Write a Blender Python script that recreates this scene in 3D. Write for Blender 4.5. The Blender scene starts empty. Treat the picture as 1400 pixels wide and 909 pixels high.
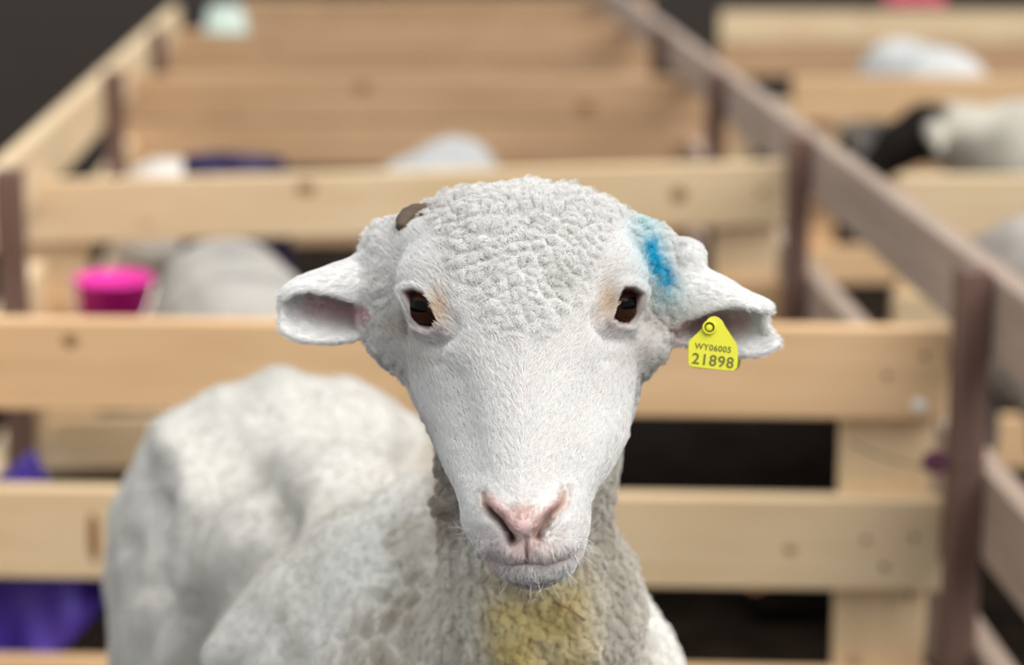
import bpy, bmesh, math, random
import numpy as np
from mathutils import Vector, Matrix, kdtree

random.seed(7)
rng = np.random.default_rng(11)
SC = bpy.context.scene
COL = SC.collection
PI = math.pi

# ------------------------------------------------------------------ camera, sky, sun, exposure
F_PX = 3000.0                      # focal length in pixels of the 1400x909 frame
CAM_Z = 1.31
PITCH = math.atan(654.5 / F_PX)
SP, CP = math.sin(PITCH), math.cos(PITCH)
cam_d = bpy.data.cameras.new('camera')
cam = bpy.data.objects.new('camera', cam_d); COL.objects.link(cam)
cam.location = (0, 0, CAM_Z); cam.rotation_euler = (PI / 2 - PITCH, 0, 0)
cam_d.sensor_width = 36; cam_d.lens = F_PX * 36 / 1400
cam_d.clip_start = 0.05; cam_d.clip_end = 200
cam_d.dof.use_dof = True; cam_d.dof.focus_distance = 1.475; cam_d.dof.aperture_fstop = 3.7
SC.camera = cam

world = bpy.data.worlds.new('sky'); SC.world = world; world.use_nodes = True
bg = world.node_tree.nodes['Background']
bg.inputs['Color'].default_value = (0.93, 0.97, 1.0, 1); bg.inputs['Strength'].default_value = 0.80
sun_d = bpy.data.lights.new('sun', 'SUN'); sun = bpy.data.objects.new('sun', sun_d); COL.objects.link(sun)
sun_d.energy = 2.0; sun_d.angle = math.radians(50); sun_d.color = (1.0, 0.97, 0.93)
sun.rotation_euler = (math.radians(40), 0, math.radians(52))
sun.location = (3, -3, 5)

vs = SC.view_settings
vs.view_transform = 'Standard'; vs.look = 'None'; vs.exposure = 0.42; vs.gamma = 1.0; vs.use_curve_mapping = False

# ------------------------------------------------------------------ helpers
def c2w(X, U, W):
    """camera-aligned metres (right, up, depth) to world"""
    return np.stack([X, W * CP + U * SP, CAM_Z + U * CP - W * SP], -1)
def at_d(px, py, d):
    return Vector(c2w((px - 700) / F_PX * d, (454.5 - py) / F_PX * d, d))
def at_z(px, py, z):
    x, y, v = (px - 700) / F_PX, CP + (454.5 - py) / F_PX * SP, (454.5 - py) / F_PX * CP - SP
    t = (z - CAM_Z) / v
    return Vector((x * t, y * t, z))

def link(o, parent=None):
    COL.objects.link(o)
    if parent is not None: o.parent = parent
    return o
def tag(o, label=None, cat=None, group=None, kind=None):
    if label: o['label'] = label
    if cat: o['category'] = cat
    if group: o['group'] = group
    if kind: o['kind'] = kind
    return o
def empty(name, loc, rz=0):
    o = bpy.data.objects.new(name, None); o.empty_display_size = .05
    o.location = loc; o.rotation_euler = (0, 0, rz)
    return link(o)
def mesh_obj(name, bm, mat, parent=None, smooth=False):
    me = bpy.data.meshes.new(name); bm.to_mesh(me); bm.free()
    if smooth: me.polygons.foreach_set('use_smooth', [True] * len(me.polygons))
    me.materials.append(mat)
    return link(bpy.data.objects.new(name, me), parent)

# ---- materials
def new_mat(name):
    m = bpy.data.materials.new(name); m.use_nodes = True
    nt = m.node_tree; b = nt.nodes['Principled BSDF']
    return m, nt, b
def nd(nt, t, **kw):
    n = nt.nodes.new(t)
    for k, v in kw.items():
        if k in n.inputs: n.inputs[k].default_value = v
        else: setattr(n, k, v)
    return n
def plain(name, col, rough=.6, metal=0):
    m, nt, b = new_mat(name)
    b.inputs['Roughness'].default_value = rough; b.inputs['Metallic'].default_value = metal
    no = nd(nt, 'ShaderNodeTexNoise', Scale=60.0); mx = nd(nt, 'ShaderNodeMix', data_type='RGBA')
    mx.inputs[6].default_value = (*[c * .85 for c in col], 1); mx.inputs[7].default_value = (*[min(1, c * 1.1) for c in col], 1)
    nt.links.new(no.outputs['Fac'], mx.inputs[0]); nt.links.new(mx.outputs[2], b.inputs['Base Color'])
    return m
def wood(name, light, dark, knot=(.25, .12, .05), grain=1.0, knots=True):
    """sawn board, grain along the board's own X axis"""
    m, nt, b = new_mat(name); L = nt.links.new
    tc = nd(nt, 'ShaderNodeTexCoord'); oi = nd(nt, 'ShaderNodeObjectInfo')
    add = nd(nt, 'ShaderNodeVectorMath', operation='ADD')
    mul = nd(nt, 'ShaderNodeVectorMath', operation='SCALE'); mul.inputs[0].default_value = (7, 3, 5)
    L(oi.outputs['Random'], mul.inputs['Scale']); L(tc.outputs['Object'], add.inputs[0]); L(mul.outputs[0], add.inputs[1])
    mp = nd(nt, 'ShaderNodeMapping'); mp.inputs['Scale'].default_value = (1.2, 26, 26)
    L(add.outputs[0], mp.inputs['Vector'])
    n1 = nd(nt, 'ShaderNodeTexNoise', Scale=1.6, Detail=6.0, Roughness=.6, Distortion=.6); L(mp.outputs[0], n1.inputs['Vector'])
    mp2 = nd(nt, 'ShaderNodeMapping'); mp2.inputs['Scale'].default_value = (1.5, 3.2, 3.2); L(add.outputs[0], mp2.inputs['Vector'])
    n2 = nd(nt, 'ShaderNodeTexNoise', Scale=1.5, Detail=3.0); L(mp2.outputs[0], n2.inputs['Vector'])
    av = nd(nt, 'ShaderNodeMath', operation='ADD'); L(n1.outputs['Fac'], av.inputs[0]); L(n2.outputs['Fac'], av.inputs[1])
    rp = nd(nt, 'ShaderNodeValToRGB'); rp.color_ramp.elements[0].position = .72; rp.color_ramp.elements[1].position = 1.25
    rp.color_ramp.elements[0].position = .36; rp.color_ramp.elements[1].position = .64
    hf = nd(nt, 'ShaderNodeMath', operation='MULTIPLY'); hf.inputs[1].default_value = .5; L(av.outputs[0], hf.inputs[0])
    L(hf.outputs[0], rp.inputs['Fac'])
    rp.color_ramp.elements[0].color = (*dark, 1); rp.color_ramp.elements[1].color = (*light, 1)
    col = rp.outputs['Color']
    if knots:
        mp3 = nd(nt, 'ShaderNodeMapping'); mp3.inputs['Scale'].default_value = (1.0, 1.0, 1.6); L(add.outputs[0], mp3.inputs['Vector'])
        vo = nd(nt, 'ShaderNodeTexVoronoi', Scale=3.6); L(mp3.outputs[0], vo.inputs['Vector'])
        k = nd(nt, 'ShaderNodeMapRange'); k.inputs[1].default_value = .03; k.inputs[2].default_value = .1; k.inputs[3].default_value = .75; k.inputs[4].default_value = 0
        L(vo.outputs['Distance'], k.inputs[0])
        mx = nd(nt, 'ShaderNodeMix', data_type='RGBA'); mx.inputs[7].default_value = (*knot, 1)
        L(k.outputs[0], mx.inputs[0]); L(col, mx.inputs[6]); col = mx.outputs[2]
    tint = nd(nt, 'ShaderNodeHueSaturation')
    mr = nd(nt, 'ShaderNodeMapRange'); mr.inputs[3].default_value = .9; mr.inputs[4].default_value = 1.08
    L(oi.outputs['Random'], mr.inputs[0]); L(mr.outputs[0], tint.inputs['Value']); L(col, tint.inputs['Color'])
    L(tint.outputs[0], b.inputs['Base Color'])
    bp = nd(nt, 'ShaderNodeBump', Strength=.25, Distance=.002); L(n1.outputs['Fac'], bp.inputs['Height']); L(bp.outputs[0], b.inputs['Normal'])
    b.inputs['Roughness'].default_value = .75; b.inputs['Specular IOR Level'].default_value = .25
    return m

PINE = wood('pine', (.79, .53, .30), (.64, .40, .21))
PINE_PALE = wood('pine_pale', (.80, .62, .40), (.66, .47, .27))
PINE_ORANGE = wood('pine_orange', (.64, .41, .235), (.49, .30, .165))
WEATHERED = wood('weathered_wood', (.46, .345, .27), (.32, .235, .18), (.14, .09, .07))
BROWN_POST = wood('brown_wood', (.22, .13, .10), (.11, .06, .045), (.05, .03, .02))
STEEL = plain('steel', (.75, .73, .68), .22, 1.0)
ZINC_GLINT = plain('zinc_glint', (.93, .91, .84), .35)  # glint on a nail head, painted as a near-white non-metal colour
KNOT = plain('pine_knot', (.30, .15, .06), .8)
RUST = plain('dark_steel', (.06, .045, .035), .6, .6)

# ---- board builders
def board_mesh(L, T, H, bev=.003):
    bm = bmesh.new(); bmesh.ops.create_cube(bm, size=1)
    bmesh.ops.scale(bm, vec=(L, T, H), verts=bm.verts)
    bmesh.ops.bevel(bm, geom=bm.edges[:], offset=bev, segments=1, affect='EDGES')
    return bm
def board(name, parent, loc, L, T, H, mat, rot=(0, 0, 0)):
    o = mesh_obj(name, board_mesh(L, T, H), mat, parent)
    o.location = loc; o.rotation_euler = rot
    return o

# ------------------------------------------------------------------ floor
FLOOR_Z = -0.06
m, nt, b = new_mat('dark_soil'); L = nt.links.new
n1 = nd(nt, 'ShaderNodeTexNoise', Scale=9.0, Detail=8.0); rp = nd(nt, 'ShaderNodeValToRGB')
tcn = nd(nt, 'ShaderNodeTexCoord'); L(tcn.outputs['Object'], n1.inputs['Vector'])
rp.color_ramp.elements[0].position = .35; rp.color_ramp.elements[0].color = (.009, .006, .0045, 1)
rp.color_ramp.elements[1].position = .75; rp.color_ramp.elements[1].color = (.027, .018, .0115, 1)
L(n1.outputs['Fac'], rp.inputs['Fac']); L(rp.outputs['Color'], b.inputs['Base Color']); b.inputs['Roughness'].default_value = .95; b.inputs['Specular IOR Level'].default_value = .05
bp = nd(nt, 'ShaderNodeBump', Strength=.6, Distance=.02); L(n1.outputs['Fac'], bp.inputs['Height']); L(bp.outputs[0], b.inputs['Normal'])
SOIL = m
bm = bmesh.new(); bmesh.ops.create_grid(bm, x_segments=80, y_segments=120, size=1)
for v in bm.verts:
    v.co.x *= 40; v.co.y = v.co.y * 40 + 22
    v.co.z = .006 * math.sin(v.co.x * 5.1 + v.co.y * 1.7) * math.sin(v.co.y * 4.3) - .006
fl = mesh_obj('floor', bm, SOIL, None, True); fl.location.z = FLOOR_Z; tag(fl, kind='structure')

# ------------------------------------------------------------------ pen gates
def gate(pl, pr, zl, zr, boards, mats, label, stiles=(.0, 1.0), stile_mat=None, group=None, nails=None, T=.036, stile_w=.14):
    """pl, pr: pixels of the front top corners; zl, zr: their heights; boards: (drop below the top, height)"""
    A, B = at_z(*pl, zl), at_z(*pr, zr)
    d = B - A; Lh = math.hypot(d.x, d.y); rz = math.atan2(d.y, d.x); tilt = -math.atan2(d.z, Lh); Lt = d.length
    g = empty('pen_gate', ((A.x + B.x) / 2, (A.y + B.y) / 2, FLOOR_Z), rz)
    tag(g, label, 'gate', group)
    zc = (zl + zr) / 2 - FLOOR_Z
    for i, (dz, h) in enumerate(boards):
        hh = min(h, zc - dz - .004)
        board('plank', g, (0, T / 2, zc - dz - hh / 2), Lt, T, hh, mats[i % len(mats)], (0, tilt, 0))
    top = zc - .012
    for s in stiles:
        x = -Lt / 2 + stile_w / 2 + .012 + s * (Lt - stile_w - .024)
        board('stile', g, (x, T * 1.5 + .001, top / 2 - (x * math.tan(tilt)) / 2), top - x * math.tan(tilt), T, stile_w,
              stile_mat or mats[0], (0, PI / 2, 0))
    for (px, py, r, bright) in (nails or []):
        # a nail head in the front face of the gate
        ray = at_d(px, py, 1.0) - cam.location
        n = Vector((-math.sin(rz), math.cos(rz), 0)); t = (A - cam.location).dot(n) / ray.dot(n)
        P = cam.location + ray * t
        bm = bmesh.new(); bmesh.ops.create_uvsphere(bm, u_segments=12, v_segments=6, radius=1)
        kn = isinstance(r, tuple)
        bmesh.ops.scale(bm, vec=(r[0], .0012, r[1]) if kn else (r, r * .35, r), verts=bm.verts)
        o = mesh_obj('knot' if kn else 'nail', bm, KNOT if kn else (ZINC_GLINT if bright else RUST), g, True)
        lp = Matrix.Rotation(-rz, 3, 'Z') @ (P - g.location)
        o.location = lp
    return g
B3 = [(0, .14), (.265, .145), (.545, .12)]
G1 = gate((-330, 434.5), (1299, 450), .62, .62, B3, [PINE, PINE_PALE, PINE],
     'sawn pine pen gate right behind the ear-tagged sheep', stiles=(0, 1), stile_mat=PINE_PALE, group=None,
     nails=[(1256, 555, .011, True), (1213, 514, .005, False), (1264, 487, .005, False), (1184, 738, .0055, False),
            (1250, 735, .005, False), (1209, 775, .0055, False), (1244, 814, .005, False), (1080, 752, (.010, .007), 0), (96, 466, (.013, .011), 0), (128, 735, (.010, .042), 0), (1033, 806, (.012, .006), 0)])
gate((18, 249), (1076, 222), .60, .645, B3, [PINE_PALE, PINE, PINE_PALE],
     'pale pine pen gate in second row, behind the pink pail', stile_mat=PINE_PALE, nails=[(418, 258, (.022, .016), 0), (928, 266, (.020, .018), 0), (1042, 262, (.010, .008), 0)])
B2 = [(0, .14), (.147, .14), (.40, .14)]
gate((168, 104), (1006, 106), .62, .62, B2, [PINE_ORANGE],
     'close-boarded tan pen gate in third row, behind the grey sheep hump', stile_mat=PINE_ORANGE, nails=[(800, 146, (.03, .022), 0), (495, 120, (.028, .02), 0)])
gate((222, 42), (895, 36), .62, .62, B2, [PINE_ORANGE, PINE_ORANGE, PINE],
     'orange-brown pen gate in fourth row near the mint pail', stile_mat=PINE_ORANGE)
gate((330, -2), (890, -2), .64, .64, B2, [PINE_ORANGE], 'orange-brown pen gate in the farthest row at the top edge')
gate((1228, 241), (1900, 241), .62, .62, B3, [PINE_PALE, PINE_PALE, PINE], 'pale pine gate right of the long fence, in front of the black-faced sheep')
gate((1085, 106), (1640, 104), .62, .62, B3, [PINE, PINE_ORANGE, PINE], 'pine gate right of the long fence, behind the black-faced sheep')
gate((985, 16), (1500, 16), .62, .62, B2, [PINE_PALE, PINE_ORANGE], 'farthest pine gate right of the long fence, behind the white sheep')

# ------------------------------------------------------------------ long fences between the pen rows
def fence(pa, pb, z, ext, rails, posts, label, mat, pmat, side, T=.04, cuts=()):
    A, B = at_z(*pa, z), at_z(*pb, z)
    d = (B - A).normalized(); A = A - d * ext[0]; B = B + d * ext[1]
    L = (B - A).length; rz = math.atan2(d.y, d.x)
    g = empty('pen_fence', (A.x, A.y, FLOOR_Z), rz); tag(g, label, 'fence')
    ys = -side * T / 2
    edges = [0] + list(cuts) + [L]
    for i in range(len(edges) - 1):
        for (top, h) in rails:
            l = edges[i + 1] - edges[i] - .004
            board('rail', g, ((edges[i] + edges[i + 1]) / 2, ys, top - h / 2 - FLOOR_Z), l, T, h, mat)
    for (t, w, dp, top) in posts:
        board('post', g, (t, side * (dp / 2 + .001), (top - FLOOR_Z) / 2), top - FLOOR_Z, w, dp, pmat, (PI / 2, PI / 2, 0)) \
            if False else board('post', g, (t, side * (dp / 2 + .001), (top - FLOOR_Z) / 2), top - FLOOR_Z, dp, w, pmat, (0, PI / 2, 0))
    return g, A, d
# right fence runs away from the camera; its shaded face looks left (+Y of the fence frame when direction is away)
RAILS = [(.72, .122), (.43, .134), (.16, .13)]
fr, FA, FD = fence((1330, 356), (1000, 108), .72, (1.35, 7.5), RAILS, [], 'long weathered board fence running away on the right', WEATHERED, BROWN_POST, 1)
def fence_post(g, A, d, px, py, w, dp, top, side, mat):
    P = at_z(px, py, top); t = (P - A).dot(d)
    board('post', g, (t, side * (dp / 2 + .001), (top - FLOOR_Z) / 2), top - FLOOR_Z, dp, w, mat, (0, PI / 2, 0))
for (px, py) in ((1344, 366), (1102, 184), (985, 97), (905, 37)):
    fence_post(fr, FA, FD, px, py, .06, .045, .728, 1, BROWN_POST)
lf, LA, LD = fence((0, 236), (212, 40), .70, (1.6, 1.2), [(.70, .14), (.42, .14), (.15, .13)], [], 'pale board fence running away on the left beside dark ground', PINE_PALE, BROWN_POST, -1)
for (px, py) in ((4, 232), (152, 97), (212, 40)):
    fence_post(lf, LA, LD, px, py, .07, .05, .715, -1, BROWN_POST)
for g_, sd in ((fr, 1), (lf, -1)):
    board('post', g_, (.06, sd * .026, .395), .79, .05, .07, BROWN_POST, (0, PI / 2, 0))
# thin wire tied round the right post and across the gate stile
def tube(name, pts, r, mat, parent=None, label=None, cat=None, n=8):
    P = [Vector(p) for p in pts]; bm = bmesh.new(); rings = []
    Q_ = []
    for k in range(len(P) - 1):                      # Catmull-Rom through the points
        p0, p1, p2, p3 = P[max(k - 1, 0)], P[k], P[k + 1], P[min(k + 2, len(P) - 1)]
        for f in (0, .25, .5, .75): Q_.append(.5 * (2 * p1 + (p2 - p0) * f + (2 * p0 - 5 * p1 + 4 * p2 - p3) * f * f + (3 * p1 - 3 * p2 + p3 - p0) * f ** 3))
    Q_.append(P[-1])
    for k, p in enumerate(Q_):
        t = (Q_[min(k + 1, len(Q_) - 1)] - Q_[max(k - 1, 0)]).normalized()
        a = t.cross(Vector((.3, .2, .93))).normalized(); b_ = t.cross(a)
        rings.append([bm.verts.new(p + (a * math.cos(2 * PI * q / n) + b_ * math.sin(2 * PI * q / n)) * r) for q in range(n)])
    for A, B in zip(rings[:-1], rings[1:]):
        for q in range(n): bm.faces.new((A[q], A[(q + 1) % n], B[(q + 1) % n], B[q]))
    bm.faces.new(rings[-1]); bm.faces.new(rings[0][::-1]); bmesh.ops.recalc_face_normals(bm, faces=bm.faces[:])
    o = mesh_obj(name, bm, mat, parent, True)
    if label: tag(o, label, cat)
    return o
tube('wire', [at_d(1165, 606, 3.16), at_d(1200, 622, 3.14), at_d(1250, 636, 3.13), at_d(1300, 641, 3.08), at_d(1335, 641, 3.06), at_d(1352, 632, 3.10)], .0012, RUST,
     None, 'thin grey wire looped from gate stile round the brown post', 'wire')

# ------------------------------------------------------------------ implicit-surface modelling (numpy)
def hash3(i, j, k, s):
    n = (i.astype(np.int64) * 73856093) ^ (j.astype(np.int64) * 19349663) ^ (k.astype(np.int64) * 83492791) ^ (s * 2654435761)
    n = (n ^ (n >> 13)) * 1274126177; n = n & 0x7fffffff; n = (n ^ (n >> 16)) * 668265263 & 0x7fffffff
    return (n % 100003) / 100003.0
def vnoise(P, freq, seed=0):
    q = P * freq; i = np.floor(q).astype(np.int64); f = q - i; f = f * f * (3 - 2 * f)
    out = 0
    for a in (0, 1):
        for b_ in (0, 1):
            for c in (0, 1):
                w = (f[:, 0] if a else 1 - f[:, 0]) * (f[:, 1] if b_ else 1 - f[:, 1]) * (f[:, 2] if c else 1 - f[:, 2])
                out = out + w * hash3(i[:, 0] + a, i[:, 1] + b_, i[:, 2] + c, seed)
    return out * 2 - 1
def fbm(P, freq, seed=0, oct=3):
    s, a, t = 0, 1, 0
    for o in range(oct):
        s = s + a * vnoise(P, freq * 2 ** o, seed + o * 17); t += a; a *= .5
    return s / t
def worley(P, freq, seed=0):
    q = P * freq; i = np.floor(q).astype(np.int64); best = np.full(len(P), 9.0)
    for a in (-1, 0, 1):
        for b_ in (-1, 0, 1):
            for c in (-1, 0, 1):
                I, J, K = i[:, 0] + a, i[:, 1] + b_, i[:, 2] + c
                d = (I + hash3(I, J, K, seed) - q[:, 0]) ** 2 + (J + hash3(I, J, K, seed + 1) - q[:, 1]) ** 2 + (K + hash3(I, J, K, seed + 2) - q[:, 2]) ** 2
                best = np.minimum(best, d)
    return np.sqrt(best)
def sstep(a, b, x):
    t = np.clip((x - a) / (b - a), 0, 1); return t * t * (3 - 2 * t)

class Field:
    def __init__(s, ax, ay, az):
        s.ax = [np.asarray(a, np.float32) for a in (ax, ay, az)]
        s.F = np.full([len(a) for a in s.ax], .08, np.float32)
    def sub(s, lo, hi):
        sl = []
        for a, l, h in zip(s.ax, lo, hi):
            i0 = max(0, int(np.searchsorted(a, l)) - 1); i1 = min(len(a), int(np.searchsorted(a, h)) + 1)
            sl.append(slice(i0, i1))
        g = np.meshgrid(*[a[q] for a, q in zip(s.ax, sl)], indexing='ij', sparse=True)
        return tuple(sl), g
    def smin(s, sl, D, k):
        A = s.F[sl]
        h = np.clip(.5 + .5 * (A - D) / k, 0, 1)
        s.F[sl] = A + (D - A) * h - k * h * (1 - h)
    def ell(s, c, r, n=2.0, k=.03, yaw=0):
        R = max(r) * 1.05 + .09
        sl, (X, Y, Z) = s.sub([q - R for q in c], [q + R for q in c])
        x, y, z = X - c[0], Y - c[1], Z - c[2]
        if yaw:
            cs, sn = math.cos(yaw), math.sin(yaw); x, z = cs * x + sn * z, -sn * x + cs * z
        D = ((np.abs(x / r[0]) ** n + np.abs(y / r[1]) ** n + np.abs(z / r[2]) ** n) ** (1 / n) - 1) * min(r)
        s.smin(sl, D.astype(np.float32), k)
    def cone(s, a, b, ra, rb, k=.03):
        a, b = np.array(a, float), np.array(b, float); R = max(ra, rb) + .09
        sl, (X, Y, Z) = s.sub(np.minimum(a, b) - R, np.maximum(a, b) + R)
        d = b - a; t = np.clip(((X - a[0]) * d[0] + (Y - a[1]) * d[1] + (Z - a[2]) * d[2]) / max(1e-9, d @ d), 0, 1)
        D = np.sqrt((X - a[0] - t * d[0]) ** 2 + (Y - a[1] - t * d[1]) ** 2 + (Z - a[2] - t * d[2]) ** 2) - (ra + t * (rb - ra))
        s.smin(sl, D.astype(np.float32), k)
    def chain(s, pts, k=.03):
        for p, q in zip(pts[:-1], pts[1:]): s.cone(p[:3], q[:3], p[3], q[3], k)
    def sheet(s, P, r, k):
        """thin shell through the points P (stamped spheres), blended in"""
        lo, hi = P.min(0) - r - .012, P.max(0) + r + .012
        sl, (X, Y, Z) = s.sub(lo, hi)
        axs = [a[q] for a, q in zip(s.ax, sl)]
        E = np.full([len(a) for a in axs], .012, np.float32)
        rr = r if np.ndim(r) else np.full(len(P), r)
        for p, q in zip(P, rr):
            i = [slice(max(0, np.searchsorted(a, c - q - .008)), np.searchsorted(a, c + q + .008)) for a, c in zip(axs, p)]
            g0, g1, g2 = axs[0][i[0]] - p[0], axs[1][i[1]] - p[1], axs[2][i[2]] - p[2]
            D = np.sqrt(g0[:, None, None] ** 2 + g1[None, :, None] ** 2 + g2[None, None, :] ** 2) - q
            v = E[tuple(i)]; np.minimum(v, D, out=v)
        s.smin(sl, E, k)
    def nets(s):
        F = s.F; ins = F < 0
        nx, ny, nz = F.shape
        c = np.zeros((nx - 1, ny - 1, nz - 1), np.uint8)
        for a in (0, 1):
            for b_ in (0, 1):
                for d in (0, 1): c += ins[a:nx - 1 + a, b_:ny - 1 + b_, d:nz - 1 + d]
        act = (c > 0) & (c < 8); ci = np.argwhere(act); N = len(ci)
        idx = np.full(act.shape, -1, np.int32); idx[act] = np.arange(N)
        acc = np.zeros((N, 3)); cnt = np.zeros(N)
        corners = [(a, b_, d) for a in (0, 1) for b_ in (0, 1) for d in (0, 1)]
        val = {q: F[ci[:, 0] + q[0], ci[:, 1] + q[1], ci[:, 2] + q[2]] for q in corners}
        pos = lambda q: np.stack([s.ax[m][ci[:, m] + q[m]] for m in range(3)], -1).astype(float)
        for q in corners:
            for m in range(3):
                if q[m] == 0:
                    q2 = list(q); q2[m] = 1; q2 = tuple(q2)
                    va, vb = val[q], val[q2]; cr = (va < 0) != (vb < 0)
                    t = np.where(cr, va / np.where(cr, va - vb, 1), 0)
                    acc[cr] += (pos(q) + t[:, None] * (pos(q2) - pos(q)))[cr]; cnt += cr
        V = acc / cnt[:, None]
        faces = []
        for m in range(3):
            u, w = (m + 1) % 3, (m + 2) % 3
            lo = [slice(None)] * 3; hi = [slice(None)] * 3; lo[m] = slice(0, -1); hi[m] = slice(1, None)
            A, B = ins[tuple(lo)], ins[tuple(hi)]
            e = np.argwhere(A != B)
            ok = np.ones(len(e), bool)
            for q in (u, w): ok &= (e[:, q] > 0) & (e[:, q] < F.shape[q] - 1)
            e = e[ok]; fl_ = A[tuple(e.T)]
            def cell(du, dw):
                g = e.copy(); g[:, u] -= du; g[:, w] -= dw; return idx[tuple(g.T)]
            Q = np.stack([cell(1, 1), cell(0, 1), cell(0, 0), cell(1, 0)], -1)
            Q[~fl_] = Q[~fl_][:, ::-1]
            faces.append(Q)
        return V, np.concatenate(faces)
def vnormals(V, Q):
    a, b_, c, d = (V[Q[:, i]] for i in range(4))
    n = np.cross(c - a, d - b_)
    N = np.zeros_like(V)
    for i in range(4):
        for m in range(3): N[:, m] += np.bincount(Q[:, i], n[:, m], len(V))
    return N / np.maximum(1e-12, np.linalg.norm(N, axis=1))[:, None]
def smooth_field(Q, nV, X, it=1):
    E = np.concatenate([Q[:, [0, 1]], Q[:, [1, 2]], Q[:, [2, 3]], Q[:, [3, 0]]])
    for _ in range(it):
        S = np.zeros_like(X); C = np.bincount(E[:, 0], minlength=nV) + np.bincount(E[:, 1], minlength=nV)
        for m in range(X.shape[1]):
            S[:, m] = np.bincount(E[:, 0], X[E[:, 1], m], nV) + np.bincount(E[:, 1], X[E[:, 0], m], nV)
        X = .5 * X + .5 * S / np.maximum(1, C)[:, None]
    return X
def mesh_from(name, V, Q, col=None):
    me = bpy.data.meshes.new(name)
    me.vertices.add(len(V)); me.vertices.foreach_set('co', V.astype(np.float32).ravel())
    me.loops.add(Q.size); me.loops.foreach_set('vertex_index', Q.astype(np.int32).ravel())
    me.polygons.add(len(Q)); me.polygons.foreach_set('loop_start', np.arange(0, Q.size, 4, dtype=np.int32))
    me.polygons.foreach_set('use_smooth', np.ones(len(Q), bool))
    me.update(calc_edges=True)
    if col is not None:
        at = me.attributes.new('tone', 'FLOAT_COLOR', 'POINT')
        at.data.foreach_set('color', np.concatenate([col, np.ones((len(col), 1))], 1).astype(np.float32).ravel())
    return me
def tone_mat(name, rough=.85, bump=0, sss=0, bscale=300):
    m, nt, b = new_mat(name)
    at = nd(nt, 'ShaderNodeAttribute', attribute_name='tone'); nt.links.new(at.outputs['Color'], b.inputs['Base Color'])
    b.inputs['Roughness'].default_value = rough; b.inputs['Specular IOR Level'].default_value = .15
    if bump:
        tc = nd(nt, 'ShaderNodeTexCoord'); no = nd(nt, 'ShaderNodeTexNoise', Scale=float(bscale), Detail=5.0)
        nt.links.new(tc.outputs['Object'], no.inputs['Vector'])
        bp = nd(nt, 'ShaderNodeBump', Strength=bump, Distance=.004)
        nt.links.new(no.outputs['Fac'], bp.inputs['Height']); nt.links.new(bp.outputs[0], b.inputs['Normal'])
    return m

# ------------------------------------------------------------------ THE SHEEP
def pc(px, py, d): return ((px - 700) / F_PX * d, (454.5 - py) / F_PX * d, d)
def w2c(x, y, z):
    z = z - CAM_Z; return (x, y * SP + z * CP, y * CP - z * SP)
def axis(*segs):
    out = [segs[0][0]]
    for a, b_, st in segs:
        n = max(1, int(round((b_ - a) / st))); out += list(a + (b_ - a) * (np.arange(n) + 1) / n)
    return out
FX = Field(axis((-.56, -.2, .009), (-.2, -.085, .0022), (-.085, .1, .0014), (.1, .22, .0022), (.22, .34, .009)),
           axis((-1.05, -.30, .011), (-.30, -.175, .004), (-.175, .035, .0014), (.035, .115, .0019)),
           axis((1.36, 1.6, .0017), (1.6, 1.72, .003), (1.72, 2.9, .011)))
# trunk
BODY = [((645, 960, 1.88), (.165, .17, .17), 2.2), ((578, 915, 2.02), (.19, .178, .2), 2.1),
        ((460, 815, 2.22), (.125, .16, .22), 2.2), ((392, 800, 2.46), (.188, .238, .2), 2.5)]
for c, r, n in BODY: FX.ell(pc(*c), r, n, .03, .38)
FX.chain([(*pc(712, 480, 1.72), .078), (*pc(716, 620, 1.71), .060), (*pc(714, 740, 1.71), .055), (*pc(736, 850, 1.735), .076), (*pc(740, 960, 1.80), .12)], .03)
# legs
def leg(pts): FX.chain([(*w2c(*p[:3]), p[3]) for p in pts], .03)
for sx in (-.085, .095):
    leg([(.0 + sx, 1.74, .36, .07), (.0 + sx, 1.72, .20, .04), (.0 + sx, 1.73, .08, .024), (.0 + sx, 1.73, .0, .028), (.0 + sx, 1.70, -.04, .027)])
for sx in (-.10, .11):
    leg([(-.26 + sx, 2.47, .42, .10), (-.25 + sx, 2.46, .28, .065), (-.255 + sx, 2.60, .16, .035), (-.255 + sx, 2.57, .03, .024), (-.255 + sx, 2.55, -.04, .028)])
# head: cross-sections row by row (row, centre, half width, front depth, back depth, exponent, skew)
HEAD = np.array([
 (256, 715, 8, 1.585, 1.60, 2.0, .1), (264, 715, 62, 1.563, 1.63, 2.1, .1), (275, 714, 106, 1.544, 1.65, 2.2, .1),
 (290, 714, 132, 1.530, 1.67, 2.2, .1), (310, 712, 149, 1.518, 1.685, 2.3, .1), (340, 711, 163, 1.506, 1.70, 2.3, .15),
 (380, 710, 170, 1.495, 1.71, 2.3, .2), (420, 710, 171, 1.484, 1.715, 2.3, .25), (460, 710, 169, 1.474, 1.715, 2.2, .3),
 (500, 713, 160, 1.463, 1.70, 2.1, .38), (550, 718, 145, 1.448, 1.67, 2.1, .45), (600, 724, 131, 1.431, 1.63, 2.1, .45),
 (640, 722, 112, 1.416, 1.59, 2.1, .38), (670, 719, 95, 1.404, 1.565, 2.2, .28), (690, 718, 88, 1.397, 1.555, 2.3, .2),
 (715, 719, 86, 1.394, 1.55, 2.3, .15), (735, 722, 80, 1.397, 1.545, 2.3, .1), (755, 727, 69, 1.401, 1.535, 2.2, .1),
 (770, 728, 58, 1.405, 1.525, 2.1, .1), (785, 728, 44, 1.411, 1.51, 2.0, .1), (797, 727, 24, 1.424, 1.49, 2.0, .1), (803, 727, 5, 1.44, 1.47, 2.0, .1)])
sl, (X, Y, Z) = FX.sub((-.12, -.2, 1.36), (.125, .13, 1.8))
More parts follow.
